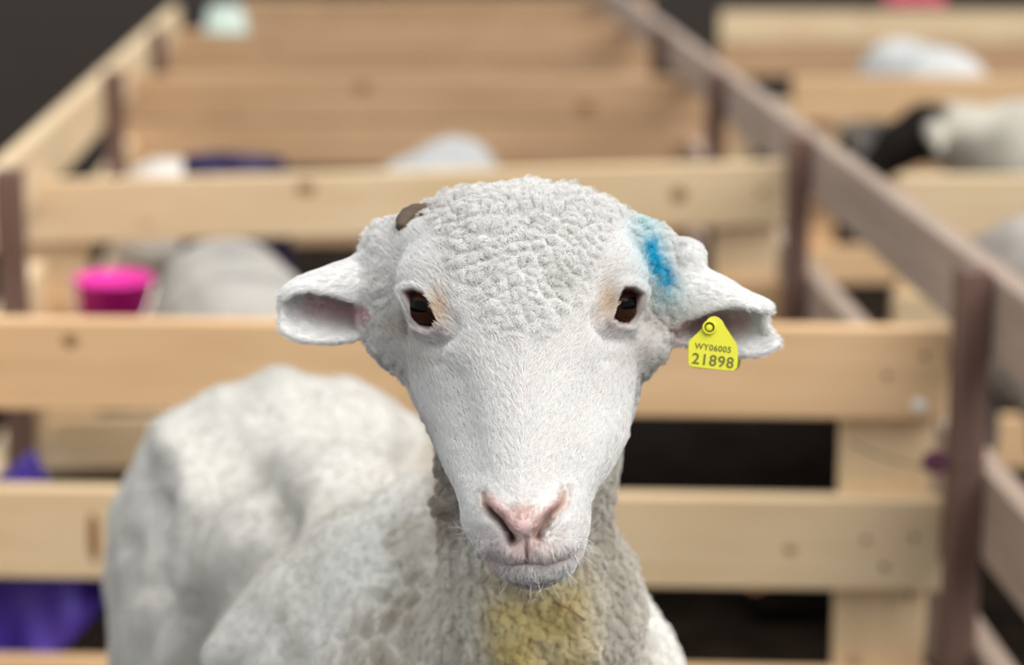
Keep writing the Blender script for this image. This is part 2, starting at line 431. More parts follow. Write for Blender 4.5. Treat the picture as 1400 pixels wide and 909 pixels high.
PXg = 700 + F_PX * X / Z; PYg = 454.5 - F_PX * Y / Z
PXg, PYg, Zg = np.broadcast_arrays(PXg, PYg, Z)
PYc = np.clip(PYg, 256, 803)
cx, ha, df, db, ne, sk = (np.interp(PYc, HEAD[:, 0], HEAD[:, i]) for i in range(1, 7))
q = (Zg - df) / (db - df)
qs = np.where(q < 0, q * (1 - sk), np.where(q > 1, 1 + (q - 1) * (1 + sk), q - sk * q * (1 - q)))
D = ((np.abs(PXg - cx) / ha) ** ne + np.abs(1 - 2 * qs) ** ne) ** (1 / ne) - 1
D = D * np.minimum(ha * Zg / F_PX, (db - df) / 2) * .9
D = np.maximum(D, np.maximum(256 - PYg, PYg - 803) * Zg / F_PX)
FX.smin(sl, D.astype(np.float32), .016)
del PXg, PYg, Zg, PYc, cx, ha, df, db, ne, sk, q, qs, D
# soft lumps: brows, cheek tufts, wool at the ear roots, lower lip
for (px, py, d, r, k) in [(592, 385, 1.545, .022, .02), (838, 380, 1.545, .022, .02), (552, 452, 1.60, .026, .02), (874, 470, 1.59, .019, .014),
                          (545, 350, 1.60, .026, .02), (528, 400, 1.61, .024, .02), (880, 355, 1.605, .026, .02), (905, 410, 1.61, .026, .02), (940, 352, 1.60, .013, .01), (590, 322, 1.565, .011, .008), (572, 328, 1.572, .012, .01),
                          (613, 690, 1.60, .010, .01), (620, 640, 1.60, .013, .012)]:
    FX.ell(pc(px, py, d), (r, r, r), 2, k)
# ears: curled sheets
def crom(P, n):
    P = np.asarray(P, float); m = len(P); out = []
    for t in np.linspace(0, m - 1, n):
        i = min(int(t), m - 2); f = t - i
        p0, p1, p2, p3 = P[max(i - 1, 0)], P[i], P[i + 1], P[min(i + 2, m - 1)]
        out.append(.5 * (2 * p1 + (p2 - p0) * f + (2 * p0 - 5 * p1 + 4 * p2 - p3) * f * f + (3 * p1 - 3 * p2 + p3 - p0) * f ** 3))
    return np.array(out)
EAR_L = [(535, 1.600, [(418, -.006), (395, -.012), (352, .002), (392, .030), (436, .022), (448, -.002)]),
         (500, 1.598, [(412, -.012), (388, -.014), (350, .002), (388, .030), (436, .024), (456, .000)]),
         (475, 1.595, [(405, -.014), (380, -.013), (360, .002), (388, .028), (436, .022), (464, -.002)]),
         (450, 1.592, [(398, -.014), (382, -.011), (369, .002), (393, .024), (436, .018), (466, -.004)]),
         (420, 1.588, [(395, -.012), (387, -.008), (380, .002), (400, .018), (436, .014), (464, -.006)]),
         (400, 1.586, [(399, -.010), (394, -.006), (390, .001), (405, .012), (434, .010), (459, -.006)]),
         (386, 1.585, [(408, -.006), (405, -.004), (402, .000), (414, .005), (432, .004), (449, -.004)])]
EAR_R = [(880, 1.600, [(446, -.002), (420, -.010), (352, .002), (400, .030), (446, .022), (458, -.002)]),
         (926, 1.598, [(438, -.010), (402, -.014), (356, .002), (400, .030), (446, .022), (466, -.002)]),
         (960, 1.595, [(424, -.014), (396, -.013), (370, .002), (404, .028), (448, .022), (475, -.004)]),
         (990, 1.592, [(416, -.016), (400, -.012), (385, .002), (412, .024), (453, .020), (483, -.006)]),
         (1015, 1.588, [(417, -.018), (409, -.012), (401, .002), (424, .020), (458, .016), (484, -.008)]),
         (1036, 1.585, [(422, -.021, 4), (417, -.013, 4), (411, .001, 2), (430, .013, -2), (460, .011, 2), (482, -.008, 4)]),
         (1052, 1.584, [(424, -.019, 0), (420, -.013, -1), (418, .000, -4), (440, .006, -6), (462, .005, 6), (470, -.006, 10)])]
for E in (EAR_L, EAR_R):
    rows = np.array([crom([(x + (p[2] if len(p) > 2 else 0), p[0], d + p[1]) for p in pts], 44) for (x, d, pts) in E])
    S = np.array([crom(rows[:, j], 80) for j in range(44)]).reshape(-1, 3)
    P = np.stack([(S[:, 0] - 700) / F_PX * S[:, 2], (454.5 - S[:, 1]) / F_PX * S[:, 2], S[:, 2]], -1)
    FX.sheet(P, .0027, .007)
V, Q = FX.nets(); del FX
V = smooth_field(Q, len(V), V, 2)
nV = len(V)
px = 700 + F_PX * V[:, 0] / V[:, 2]; py = 454.5 - F_PX * V[:, 1] / V[:, 2]; dd = V[:, 2]
EAR = ((px < 518) | (px > 905)) & (dd < 1.66) & (py < 500) & (py > 330)
EARW = np.clip(sstep(522, 500, px) + sstep(900, 930, px), 0, 1) * ((dd < 1.66) & (py < 505) & (py > 320))
HEADM = sstep(1.66, 1.58, dd)                                   # 1 on the front of the head
front = (dd < 1.56)
def seg2(px, py, pts):
    best = np.full(len(px), 1e9)
    for (a, b_), (c, d) in zip(pts[:-1], pts[1:]):
        t = np.clip(((px - a) * (c - a) + (py - b_) * (d - b_)) / max(1e-9, (c - a) ** 2 + (d - b_) ** 2), 0, 1)
        best = np.minimum(best, np.hypot(px - a - t * (c - a), py - b_ - t * (d - b_)))
    return best
NOST_L = [(661, 676), (664, 690), (676, 704), (690, 717), (700, 729), (702, 737)]
NOST_R = [(772, 674), (769, 688), (757, 700), (744, 714), (736, 728), (735, 735)]
PHIL = [(719, 733), (720, 750), (721, 768)]
MOUTH = [(632, 730), (655, 757), (690, 770), (721, 769), (755, 768), (775, 762), (790, 750)]
EYE_L = [(558, 400), (567, 398), (579, 403), (588, 416), (595, 432), (598, 444), (588, 448), (577, 443), (570, 426), (563, 410)]
EYE_R = [(873, 402), (864, 395), (853, 395), (846, 405), (843, 420), (838, 436), (846, 441), (857, 440), (864, 426), (869, 413)]
def inpoly(px, py, P):
    ins = np.zeros(len(px), bool); j = len(P) - 1
    for i in range(len(P)):
        (xi, yi), (xj, yj) = P[i], P[j]
        if yi != yj: ins ^= ((yi > py) != (yj > py)) & (px < (xj - xi) * (py - yi) / (yj - yi) + xi)
        j = i
    return ins
def sd_poly(px, py, P): return np.where(inpoly(px, py, P), -1, 1) * seg2(px, py, P + P[:1])
N = vnormals(V, Q)
woolM = None
def masks(px, py, dd):
    """wool: 1 where the fleece is, 0 on the short-haired face and ears"""
    yb = 462 - 118 * (np.abs(px - 715) / 105) ** 2
    crown = sstep(34, -40, py - np.maximum(yb, 262))
    side = sstep(1.565, 1.60, dd)
    w = np.clip(np.maximum(crown, side), 0, 1)
    ear = np.clip(sstep(512, 488, px) + sstep(915, 950, px), 0, 1) * ((dd < 1.66) & (py < 505) & (py > 300))
    return w * (1 - ear), ear
wl, earM = masks(px, py, dd)
bodyM = sstep(1.66, 1.74, dd)
# eye hollows and lids
disp = np.zeros(nV); push = np.zeros(nV)
for EP, ex, ey, sg in ((EYE_L, 577, 423, -1), (EYE_R, 854, 418, 1)):
    s_ = sd_poly(px, py, EP)
    disp += front * .0034 * np.exp(-((s_ - 6) / 5.0) ** 2)           # lid rims
    disp -= front * .004 * np.exp(-((s_ - 26) / 9.0) ** 2) * sstep(ey - 10, ey + 25, py)     # hollow below and beside the lid
    push += front * .013 * sstep(3, -5, s_)
    # tear groove below the inner corner
    disp -= front * .003 * np.exp(-(seg2(px, py, [(ex - sg * 20, ey + 30), (ex - sg * 24, ey + 75)]) / 9.0) ** 2)
# nasal bone plane and face modelling
disp -= front * .004 * np.exp(-(seg2(px, py, [(628, 520), (650, 640)]) / 22.0) ** 2)
disp -= front * .003 * np.exp(-(seg2(px, py, [(812, 520), (790, 640)]) / 22.0) ** 2)
for NP in (NOST_L, NOST_R):
    s_ = seg2(px, py, NP)
    along = sstep(668, 715, py)
    push += front * (.004 + .012 * along) * (1.0 if NP is NOST_L else .55) * np.exp(-(s_ / (4.2 + 2.6 * along)) ** 2)
disp += front * .0030 * np.exp(-(np.hypot((px - 716) / 22, (py - 715) / 26)) ** 2)
disp += front * .0032 * np.exp(-(seg2(px, py, [(680, 690), (705, 722)]) / 8.0) ** 2) * .6
disp += front * .0032 * np.exp(-(seg2(px, py, [(757, 688), (735, 720)]) / 8.0) ** 2) * .6
s_ = seg2(px, py, PHIL); push += front * .0045 * np.exp(-(s_ / 2.6) ** 2)
s_ = seg2(px, py, MOUTH); push += front * .0050 * np.exp(-(s_ / 3.0) ** 2) * sstep(1.49, 1.44, dd)
disp += front * .003 * np.exp(-(seg2(px, py, [(670, 745), (700, 757)]) / 12.0) ** 2) + front * .003 * np.exp(-(seg2(px, py, [(745, 757), (775, 745)]) / 12.0) ** 2)
disp += front * .0016 * np.exp(-(seg2(px, py, [(678, 776), (700, 787), (727, 791), (755, 787), (778, 774)]) / 9.0) ** 2)
# fleece: locks on the crown and cheeks, folds and ripples on neck and trunk
wo = worley(V, 95, 3); wo2 = worley(V + .01 * np.stack([fbm(V, 60, s) for s in (1, 2, 3)], -1), 150, 9)
headwool = wl * (1 - bodyM)
disp += headwool * (.003 * fbm(V, 50, 5, 3) + .0028 * fbm(V, 150, 6, 2))
nw = sstep(1.60, 1.68, dd)
wo3 = worley(V * np.array([1, .55, 1]), 70, 21)
disp += nw * (1 - sstep(1.66, 1.76, dd)) * (.007 * (.5 - wo3) + .006 * fbm(V * np.array([1, .35, 1]), 28, 8))
fold = fbm(V * np.array([1.0, .3, 1.0]), 11, 31, 3)
far_ = sstep(1.70, 1.84, dd)
def gs(pts, r): return far_ * np.exp(-(seg2(px, py, pts) / r) ** 2)
disp += -.018 * gs([(560, 632), (450, 682), (345, 756), (280, 850), (262, 920)], 26) + .014 * gs([(590, 680), (500, 716), (400, 790), (335, 900)], 34)
disp += -.024 * gs([(345, 640), (365, 700)], 34) + .016 * gs([(232, 596), (240, 620)], 26) + .012 * gs([(380, 515), (390, 540)], 28) + .012 * gs([(262, 620), (278, 700), (262, 790)], 20) - .014 * gs([(232, 690), (225, 800)], 18)
disp += far_ * sstep(620, 700, py) * .005 * np.sin((px + .45 * py) / 11.0 + 3 * fbm(V, 9, 77)) * sstep(-.2, .4, fbm(V, 14, 78))
trunk = bodyM * sstep(.30, .42, CAM_Z + V[:, 1] * CP - V[:, 2] * SP)
disp += bodyM * (1 - trunk) * .003 * fold + trunk * (.018 * fold + .007 * fbm(V, 24, 41, 2))
V = V + N * disp[:, None]
V[:, 2] += push
V[:, :] += 0
N = vnormals(V, Q)

def tint(C, col, w): return C * (1 - w[:, None]) + np.array(col)[None] * w[:, None]
def coat_colour(P, px, py, dd, wl, ear, Nrm=None):
    n = len(px); C = np.tile(np.array((.86, .845, .825)), (n, 1))
    fr = dd < 1.56
    bodyM = sstep(1.62, 1.72, dd)
    C = tint(C, (.84, .825, .795), wl * .75)
    C = tint(C, (.60, .57, .51), wl * sstep(.05, .55, fbm(P, 30, 71)) * .35)
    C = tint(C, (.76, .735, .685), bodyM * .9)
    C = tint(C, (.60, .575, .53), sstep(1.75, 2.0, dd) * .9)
    nk = sstep(1.57, 1.61, dd) * (1 - ear)
    C = tint(C, (.85, .79, .69), nk * sstep(1.80, 1.70, dd) * sstep(600, 660, py) * .55)
    # brown dirt streaks, with the shade of the fleece folds painted in
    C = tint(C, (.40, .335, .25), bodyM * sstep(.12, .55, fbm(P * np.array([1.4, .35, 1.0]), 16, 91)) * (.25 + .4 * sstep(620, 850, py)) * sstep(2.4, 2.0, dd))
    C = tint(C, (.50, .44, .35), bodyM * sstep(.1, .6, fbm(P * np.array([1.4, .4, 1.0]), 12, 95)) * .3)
    # grey jaw and throat wool
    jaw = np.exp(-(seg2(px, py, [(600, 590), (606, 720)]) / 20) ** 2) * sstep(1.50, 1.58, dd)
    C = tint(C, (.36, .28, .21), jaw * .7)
    C = tint(C, (.50, .44, .355), nk * sstep(1.80, 1.70, dd) * sstep(585, 620, px) * (.02 + .34 * sstep(-.1, .45, fbm(P * np.array([1, .6, 1]), 42, 33))))
    C = tint(C, (.45, .385, .30), np.exp(-(seg2(px, py, [(822, 690), (840, 800), (850, 909)]) / 32) ** 2) * nk * .35)
    C = tint(C, (.42, .35, .26), np.exp(-(seg2(px, py, [(575, 740), (545, 830), (520, 909)]) / 30) ** 2) * bodyM * .55 * sstep(-.5, .4, fbm(P, 45, 15)))
    ys = np.exp(-((px - 735) / 75) ** 4 - ((py - 870) / 95) ** 4) * nk * sstep(1.9, 1.8, dd)
    C = tint(C, (.70, .57, .24), ys * np.clip(.72 + .5 * fbm(P, 38, 12), 0, 1))
    C = tint(C, (.33, .25, .10), ys * sstep(.15, .5, fbm(P, 60, 14)) * .6)
    # grey beside the eyes
    for (x, y, r, w) in ((546, 445, 28, .7), (890, 432, 26, .6), (572, 490, 28, .42), (872, 490, 20, .45)):
        C = tint(C, (.46, .40, .33), np.exp(-(np.hypot(px - x, py - y) / r) ** 2) * w * (dd < 1.66))
    # tan fur at the inner brow
    for (x, y) in ((603, 425), (828, 415)):
        C = tint(C, (.66, .47, .29), np.exp(-(np.hypot((px - x) / 14, (py - y) / 26)) ** 2) * .75 * fr)
    # rims of the eyes
    for EP in (EYE_L, EYE_R):
        s_ = sd_poly(px, py, EP)
        C = tint(C, (.30, .16, .14), sstep(5, 0, s_) * fr)
        C = tint(C, (.10, .045, .04), sstep(1, -3, s_) * fr)
    C = tint(C, (.70, .60, .64), np.exp(-(np.hypot((px - 590) / 20, (py - 462) / 14)) ** 2) * .5 * fr)
    C = tint(C, (.70, .60, .64), np.exp(-(np.hypot((px - 843) / 16, (py - 455) / 14)) ** 2) * .4 * fr)
    # pink nose pad and philtrum, brown crusts
    nose = np.maximum.reduce([np.exp(-(seg2(px, py, [(672, 688), (705, 716), (719, 728)]) / 8.5) ** 2), np.exp(-(seg2(px, py, [(766, 686), (735, 714), (719, 728)]) / 8.5) ** 2),
                              np.exp(-(seg2(px, py, [(716, 712), (719, 745)]) / 15) ** 2)])
    C = tint(C, (.76, .54, .52), np.clip(nose * 1.1, 0, 1) * fr)
    C = tint(C, (.74, .58, .54), np.exp(-(seg2(px, py, [(690, 745), (745, 745)]) / 22) ** 2) * .45 * fr)
    C = tint(C, (.62, .42, .33), np.exp(-(np.hypot((px - 716) / 20, (py - 700) / 8)) ** 2) * .7 * fr)
    for NP in (NOST_L, NOST_R):
        s_ = seg2(px, py, NP)
        C = tint(C, (.36, .21, .15), np.exp(-(s_ / 7) ** 2) * .8 * fr)
        C = tint(C, (.07, .03, .025), np.exp(-(s_ / 4.0) ** 2) * fr * sstep(684, 700, py) * (1 if NP is NOST_L else .45))  # deep shade inside the nostril slits, put into the colour
    C = tint(C, (.16, .10, .07), np.exp(-(np.hypot((px - 752) / 10, (py - 712) / 11)) ** 2) * fr * sstep(-.15, .2, fbm(P, 330, 77)) * .95)
    C = tint(C, (.55, .36, .33), np.exp(-(seg2(px, py, MOUTH) / 4) ** 2) * fr * .45)
    C = tint(C, (.60, .45, .36), np.exp(-(seg2(px, py, [(670, 770), (690, 790), (725, 800), (765, 795)]) / 6) ** 2) * fr * .6)
    C = tint(C, (.12, .04, .04), np.exp(-(seg2(px, py, PHIL) / 2.2) ** 2) * fr * .8 * sstep(735, 765, py))
    # blue marking paint by the right ear
    bl = np.exp(-(seg2(px, py, [(888, 340), (896, 365), (908, 383)]) / 11) ** 2) * (dd < 1.68)
    C = tint(C, (.40, .72, .78), np.exp(-(seg2(px, py, [(878, 315), (893, 360), (908, 405)]) / 22) ** 2) * .55 * (dd < 1.68))
    C = tint(C, (.0, .42, .68), np.clip(bl * 1.5 * (.75 + .6 * fbm(P, 130, 61)), 0, 1))
    # pink insides of the ears
    inL = np.exp(-(seg2(px, py, [(522, 432), (470, 425), (430, 415)]) / 16) ** 2) * (px < 530)
    inR = np.exp(-(seg2(px, py, [(925, 448), (965, 440), (1010, 440)]) / 15) ** 2) * (px > 900)
    C = tint(C, (.74, .50, .50), np.clip(inL + inR, 0, 1) * .95 * (dd < 1.66) * (dd > 1.585))
    return np.clip(C, 0, 1)
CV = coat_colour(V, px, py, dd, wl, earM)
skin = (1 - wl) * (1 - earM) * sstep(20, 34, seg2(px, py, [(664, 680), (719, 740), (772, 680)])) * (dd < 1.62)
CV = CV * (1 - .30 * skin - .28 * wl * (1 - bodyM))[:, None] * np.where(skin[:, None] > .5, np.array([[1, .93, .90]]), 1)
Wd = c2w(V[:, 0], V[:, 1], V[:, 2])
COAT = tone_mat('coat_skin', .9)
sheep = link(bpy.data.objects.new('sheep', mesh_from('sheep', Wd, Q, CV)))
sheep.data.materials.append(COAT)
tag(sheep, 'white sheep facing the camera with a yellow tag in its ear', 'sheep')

# ---- fur as real strands
def sample(V, Q, w, n):
    T = np.concatenate([Q[:, [0, 1, 2]], Q[:, [0, 2, 3]]])
    A = np.linalg.norm(np.cross(V[T[:, 1]] - V[T[:, 0]], V[T[:, 2]] - V[T[:, 0]]), axis=1) * w[T].mean(1)
    c = np.cumsum(A); t = np.searchsorted(c, rng.random(n) * c[-1]); t = np.minimum(t, len(T) - 1)
    r1, r2 = np.sqrt(rng.random(n)), rng.random(n)
    B = np.stack([1 - r1, r1 * (1 - r2), r1 * r2], -1)
    return T[t], B
HAIR = tone_mat('coat_hair', .7)
hb = HAIR.node_tree.nodes['Principled BSDF']
def strands(name, w, n, length, lift, curl, clump, rad, flow, seg=5, noise=.35, dark=1.0, parent=sheep, label=None):
    T, B = sample(V, Q, w, n)
    ip = lambda A: (A[T] * B[..., None] if A.ndim > 1 else A[T] * B).sum(1)
    P, Nn = ip(V), ip(N); Nn /= np.linalg.norm(Nn, axis=1)[:, None]
    hx, hy, hd = ip(px), ip(py), ip(dd)
    keep = np.ones(n, bool)
    for EP in (EYE_L, EYE_R): keep &= ~((sd_poly(hx, hy, EP) < 6) & (hd < 1.58))
    for NP in (NOST_L, NOST_R): keep &= ~((seg2(hx, hy, NP) < 6) & (hd < 1.5))
    keep &= ~((seg2(hx, hy, [(719, 718), (720, 750)]) < 8) & (hd < 1.5) & (rng.random(n) < .85))
    P, Nn, hx, hy, hd = P[keep], Nn[keep], hx[keep], hy[keep], hd[keep]; n = len(P)
    wl_, ear_ = masks(hx, hy, hd)
    C = coat_colour(P, hx, hy, hd, wl_, ear_) * (dark * (.90 + .16 * rng.random((n, 1))))
    t = flow(P, hx, hy, hd) + noise * rng.normal(size=(n, 3))
    t -= (t * Nn).sum(1)[:, None] * Nn; t /= np.maximum(1e-9, np.linalg.norm(t, axis=1))[:, None]
    b_ = np.cross(Nn, t)
    L = (length(hx, hy, hd) if callable(length) else length) * (.65 + .6 * rng.random(n))
    s = np.linspace(0, 1, seg)[None, :, None]
    lf_ = lift * (.7 + .6 * rng.random(n))[:, None, None]
    L3 = L[:, None, None]
    pts = P[:, None] + L3 * s * (Nn[:, None] * lf_ * (1 - .45 * s) + t[:, None] * (1 - lf_) * (.55 + .45 * s))
    if curl:
        ph = rng.random(n)[:, None, None] * 6.28; fr_ = 1.2 + .8 * rng.random(n)[:, None, None]
        pts = pts + curl * s * (np.cos(ph + 6.28 * fr_ * s) * t[:, None] + np.sin(ph + 6.28 * fr_ * s) * b_[:, None])
    if clump:
        m_ = max(8, int(n / clump[0])); ids = rng.choice(n, m_, replace=False)
        kd = kdtree.KDTree(m_)
        for i_, j_ in enumerate(ids): kd.insert(P[j_], i_)
        kd.balance()
        near = np.array([ids[kd.find(p)[1]] for p in P])
        pts = pts + (pts[near] - pts) * (clump[1] * s ** 1.2)
    r = rad * (1 - .75 * np.linspace(0, 1, seg))[None] * (.8 + .4 * rng.random((n, 1)))
    pw = c2w(pts[..., 0], pts[..., 1], pts[..., 2]).reshape(-1, 3)
    hc = bpy.data.hair_curves.new(name); hc.add_curves([seg] * n)
    hc.attributes['position'].data.foreach_set('vector', pw.astype(np.float32).ravel())
    ra = hc.attributes.get('radius') or hc.attributes.new('radius', 'FLOAT', 'POINT')
    ra.data.foreach_set('value', r.astype(np.float32).ravel())
    ca = hc.attributes.new('tone', 'FLOAT_COLOR', 'CURVE')
    ca.data.foreach_set('color', np.concatenate([C, np.ones((n, 1))], 1).astype(np.float32).ravel())
    hc.materials.append(HAIR)
    o = link(bpy.data.objects.new(name, hc), parent); o['kind'] = 'stuff'
    if label: o['label'] = label
    return o
def flow_face(P, x, y, d):
    fx = np.sign(x - 716) * (.25 + .6 * np.clip(np.abs(x - 716) / 90, 0, 1)); fy = np.where(y > 735, -1.0, .75 - .2 * np.clip((y - 500) / 200, 0, 1))
    fx = np.where(y > 735, fx * .8, fx)
    return np.stack([fx, fy, np.zeros_like(fx)], -1)
def flow_down(P, x, y, d): return np.stack([.1 * np.sin(y * .05), -np.ones_like(x), 0 * x], -1) + .8 * np.stack([fbm(P, 35, 3), fbm(P, 35, 4), fbm(P, 35, 5)], -1)
def flow_wool(P, x, y, d): return 1.4 * np.stack([fbm(P, 55, 3), fbm(P, 55, 4), fbm(P, 55, 5)], -1) + np.stack([(x - 715) / 300, (360 - y) / 300, 0 * x], -1)
def flow_ear(P, x, y, d): return np.stack([np.sign(x - 715), -.25 + 0 * x, 0 * x], -1)
faceW = (1 - wl) * (1 - earM) * (dd < 1.62)
strands('face_hair', faceW, 120000, lambda x, y, d: .0085 - .003 * sstep(640, 700, y) + .002 * sstep(740, 780, y), .34, 0, (10, .45), .00016, flow_face, noise=.2)
strands('crown_wool', headwool, 110000, lambda x, y, d: .0095 + .006 * sstep(330, 275, y), .75, .0024, (34, .68), .00016, flow_wool, seg=7)
strands('ear_hair', earM, 30000, .007, .3, 0, (8, .4), .00014, flow_ear, seg=4)
neckW = sstep(1.58, 1.63, dd) * (1 - sstep(1.68, 1.80, dd)) * (py < 1000) * (1 - earM)
strands('neck_wool', neckW, 90000, .013, .6, .0025, (45, .75), .00020, flow_down, seg=6)
backW = sstep(1.68, 1.80, dd) * (py < 1000)
strands('back_fleece', backW, 80000, .009, .45, .002, (8, .3), .0003, flow_down, seg=5)
# whiskers round the muzzle
wk = (dd < 1.46) * ((np.exp(-(seg2(px, py, [(645, 720), (690, 785), (725, 797), (770, 785), (803, 720)]) / 10) ** 2)) > .4)
strands('whisker', wk.astype(float), 70, .026, .75, 0, None, .00013, flow_face, seg=5)

# ---- eyes
def eye_mat():
    m, nt, b = new_mat('eye'); L = nt.links.new
    tc = nd(nt, 'ShaderNodeTexCoord'); sx = nd(nt, 'ShaderNodeSeparateXYZ'); L(tc.outputs['Object'], sx.inputs[0])
    # local Z looks out of the eye, X along the horizontal pupil
    def sq(sock, k):
        a = nd(nt, 'ShaderNodeMath', operation='MULTIPLY'); a.inputs[1].default_value = k; L(sock, a.inputs[0])
        c = nd(nt, 'ShaderNodeMath', operation='POWER'); ab = nd(nt, 'ShaderNodeMath', operation='ABSOLUTE'); L(a.outputs[0], ab.inputs[0]); L(ab.outputs[0], c.inputs[0]); c.inputs[1].default_value = 3; return c.outputs[0]
    ad = nd(nt, 'ShaderNodeMath', operation='ADD'); L(sq(sx.outputs['X'], 1 / .0088), ad.inputs[0]); L(sq(sx.outputs['Y'], 1 / .0041), ad.inputs[1])
    mr = nd(nt, 'ShaderNodeMapRange'); mr.inputs[1].default_value = .8; mr.inputs[2].default_value = 1.25; L(ad.outputs[0], mr.inputs[0])
    no = nd(nt, 'ShaderNodeTexNoise', Scale=500.0); L(tc.outputs['Object'], no.inputs['Vector'])
    ir = nd(nt, 'ShaderNodeValToRGB'); ir.color_ramp.elements[0].color = (.02, .008, .005, 1); ir.color_ramp.elements[1].color = (.06, .024, .013, 1); L(no.outputs['Fac'], ir.inputs[0])
    mx = nd(nt, 'ShaderNodeMix', data_type='RGBA'); mx.inputs[6].default_value = (.002, .002, .002, 1)
    L(mr.outputs[0], mx.inputs[0]); L(ir.outputs['Color'], mx.inputs[7]); L(mx.outputs[2], b.inputs['Base Color'])
    b.inputs['Roughness'].default_value = .06; b.inputs['Specular IOR Level'].default_value = .07
    return m
EYEM = eye_mat()
def place_eye(cxp, cyp, sg):
    # surface depth near the eye, from the modelled head
    near = (np.hypot(px - cxp, py - cyp) < 22) & (dd < 1.58)
    d0 = float(np.median((V[:, 2] - push)[near]))
    R = .0155
    out = Vector((sg * .62, .08, -.78)).normalized()
    c = Vector(pc(cxp, cyp, d0)) - out * (R - .0042)
    bm = bmesh.new(); bmesh.ops.create_uvsphere(bm, u_segments=32, v_segments=24, radius=R)
    o = mesh_obj('eyeball', bm, EYEM, sheep, True)
    w = lambda v: Vector((v.x, v.z * CP + v.y * SP, v.y * CP - v.z * SP))
    z = w(out).normalized(); x = Vector((0, 0, 1)).cross(z).normalized(); y = z.cross(x)
    Mx = Matrix((x, y, z)).transposed().to_4x4(); Mx.translation = Vector(c2w(c.x, c.y, c.z))
    o.matrix_world = Mx
    return o
place_eye(574, 419, -1); place_eye(858, 415, 1)
# ---- horn buds
HORN = wood('horn', (.20, .15, .10), (.08, .055, .04), knots=False)
def horn(pts, rad):
    P = crom([at_d(*p) for p in pts], 18); R = crom([[r] for r in rad], 18)[:, 0]
    bm = bmesh.new(); rings = []
    for i in range(len(P)):
        t = Vector(P[min(i + 1, len(P) - 1)] - P[max(i - 1, 0)]).normalized()
        a = t.cross(Vector((0, 1, 0))).normalized(); b_ = t.cross(a)
        rr = R[i] * (1 + .05 * math.sin(i * 2.4))
        rings.append([bm.verts.new(Vector(P[i]) + (a * math.cos(k * PI / 8) + b_ * math.sin(k * PI / 8)) * rr) for k in range(16)])
    for A, B in zip(rings[:-1], rings[1:]):
        for k in range(16): bm.faces.new((A[k], A[(k + 1) % 16], B[(k + 1) % 16], B[k]))
    bm.faces.new(rings[-1]); bm.faces.new(rings[0][::-1])
    bmesh.ops.recalc_face_normals(bm, faces=bm.faces[:])
    return mesh_obj('horn', bm, HORN, sheep, True)
horn([(606, 310, 1.60), (590, 298, 1.59), (568, 293, 1.58), (553, 300, 1.572), (548, 312, 1.566)], [.013, .0105, .0078, .006, .0035])
horn([(815, 305, 1.62), (832, 295, 1.62), (842, 288, 1.62), (849, 290, 1.62)], [.008, .006, .0045, .0025])

# ---- ear tag
YEL = plain('yellow_plastic', (.74, .70, .03), .4); INK = plain('ink', (.16, .16, .02), .6)
def tag_frame(d): return Matrix(((1, 0, 0), (0, SP, CP), (0, CP, -SP))).transposed()   # columns: right, up, away
TD = 1.553; MPP = TD / F_PX
tag_root = empty('ear_tag', at_d(974, 475, TD)); tag_root['label'] = 'yellow plastic ear tag numbered 21898'
Rm = Matrix(((1, 0, 0), (0, SP, -CP), (0, CP, SP))).to_4x4()      # local X right, Y up, Z towards the camera
tag_root.matrix_world = Matrix.Translation(at_d(974, 475, TD)) @ Rm @ Matrix.Rotation(math.radians(-4), 4, 'X')
bpy.context.view_layer.update()
mw = tag_root.matrix_world.copy(); tag_root.parent = sheep; tag_root.matrix_world = mw
OUT = [(967, 437), (971, 433.5), (977, 432), (983, 434), (987.5, 438), (991, 445.5), (999, 458), (1006, 468), (1008, 473), (1008.5, 494), (1007, 503), (1002, 507.5),
       (985, 506), (960, 503.3), (945, 501.5), (941.5, 499.5), (940.5, 495), (941, 470), (942.5, 465.5), (957, 452), (962, 446)]
def plate(name, poly, ox, oy, z, th, mat):
    bm = bmesh.new()
    vs_ = [bm.verts.new(((x - 974 + ox) * MPP, (475 - y - oy) * MPP, z)) for x, y in poly]
    f = bm.faces.new(vs_); bmesh.ops.recalc_face_normals(bm, faces=[f])
    r = bmesh.ops.extrude_face_region(bm, geom=[f])
    bmesh.ops.translate(bm, vec=(0, 0, -th), verts=[v for v in r['geom'] if isinstance(v, bmesh.types.BMVert)])
    bmesh.ops.bevel(bm, geom=[e for e in bm.edges], offset=.0003, segments=2, affect='EDGES')
    bmesh.ops.recalc_face_normals(bm, faces=bm.faces[:])
    return mesh_obj(name, bm, mat, tag_root)
plate('front_plate', OUT, 0, 0, .0008, .0016, YEL)
bp_ = plate('back_plate', OUT, 13, -4, -.048, .0016, YEL); bp_.rotation_euler = (0, 0, math.radians(4))
def ring(name, r0, r1, z0, z1, mat, cx, cy):
    bm = bmesh.new(); n = 28; prof = [(r0, z0), (r1, z0), (r1, z1 - .0004), (r1 - .0004, z1), (r0 + .0003, z1), (r0, z1 - .0004)] if r0 > 0 else [(1e-5, z0), (r1, z0), (r1, z1 - .0004), (r1 - .0006, z1), (1e-5, z1)]
    R = [[bm.verts.new((cx + r * math.cos(2 * PI * k / n), cy + r * math.sin(2 * PI * k / n), z)) for k in range(n)] for r, z in prof]
    m_ = len(prof)
    for i in range(m_ if r0 > 0 else m_ - 1):
        A, B = R[i], R[(i + 1) % m_]
        for k in range(n): bm.faces.new((A[k], A[(k + 1) % n], B[(k + 1) % n], B[k]))
    bmesh.ops.recalc_face_normals(bm, faces=bm.faces[:])
    return mesh_obj(name, bm, mat, tag_root, True)
bx_, by_ = (969.5 - 974) * MPP, (475 - 448) * MPP
ring('button', .0036, .0050, .0006, .0034, YEL, bx_, by_)
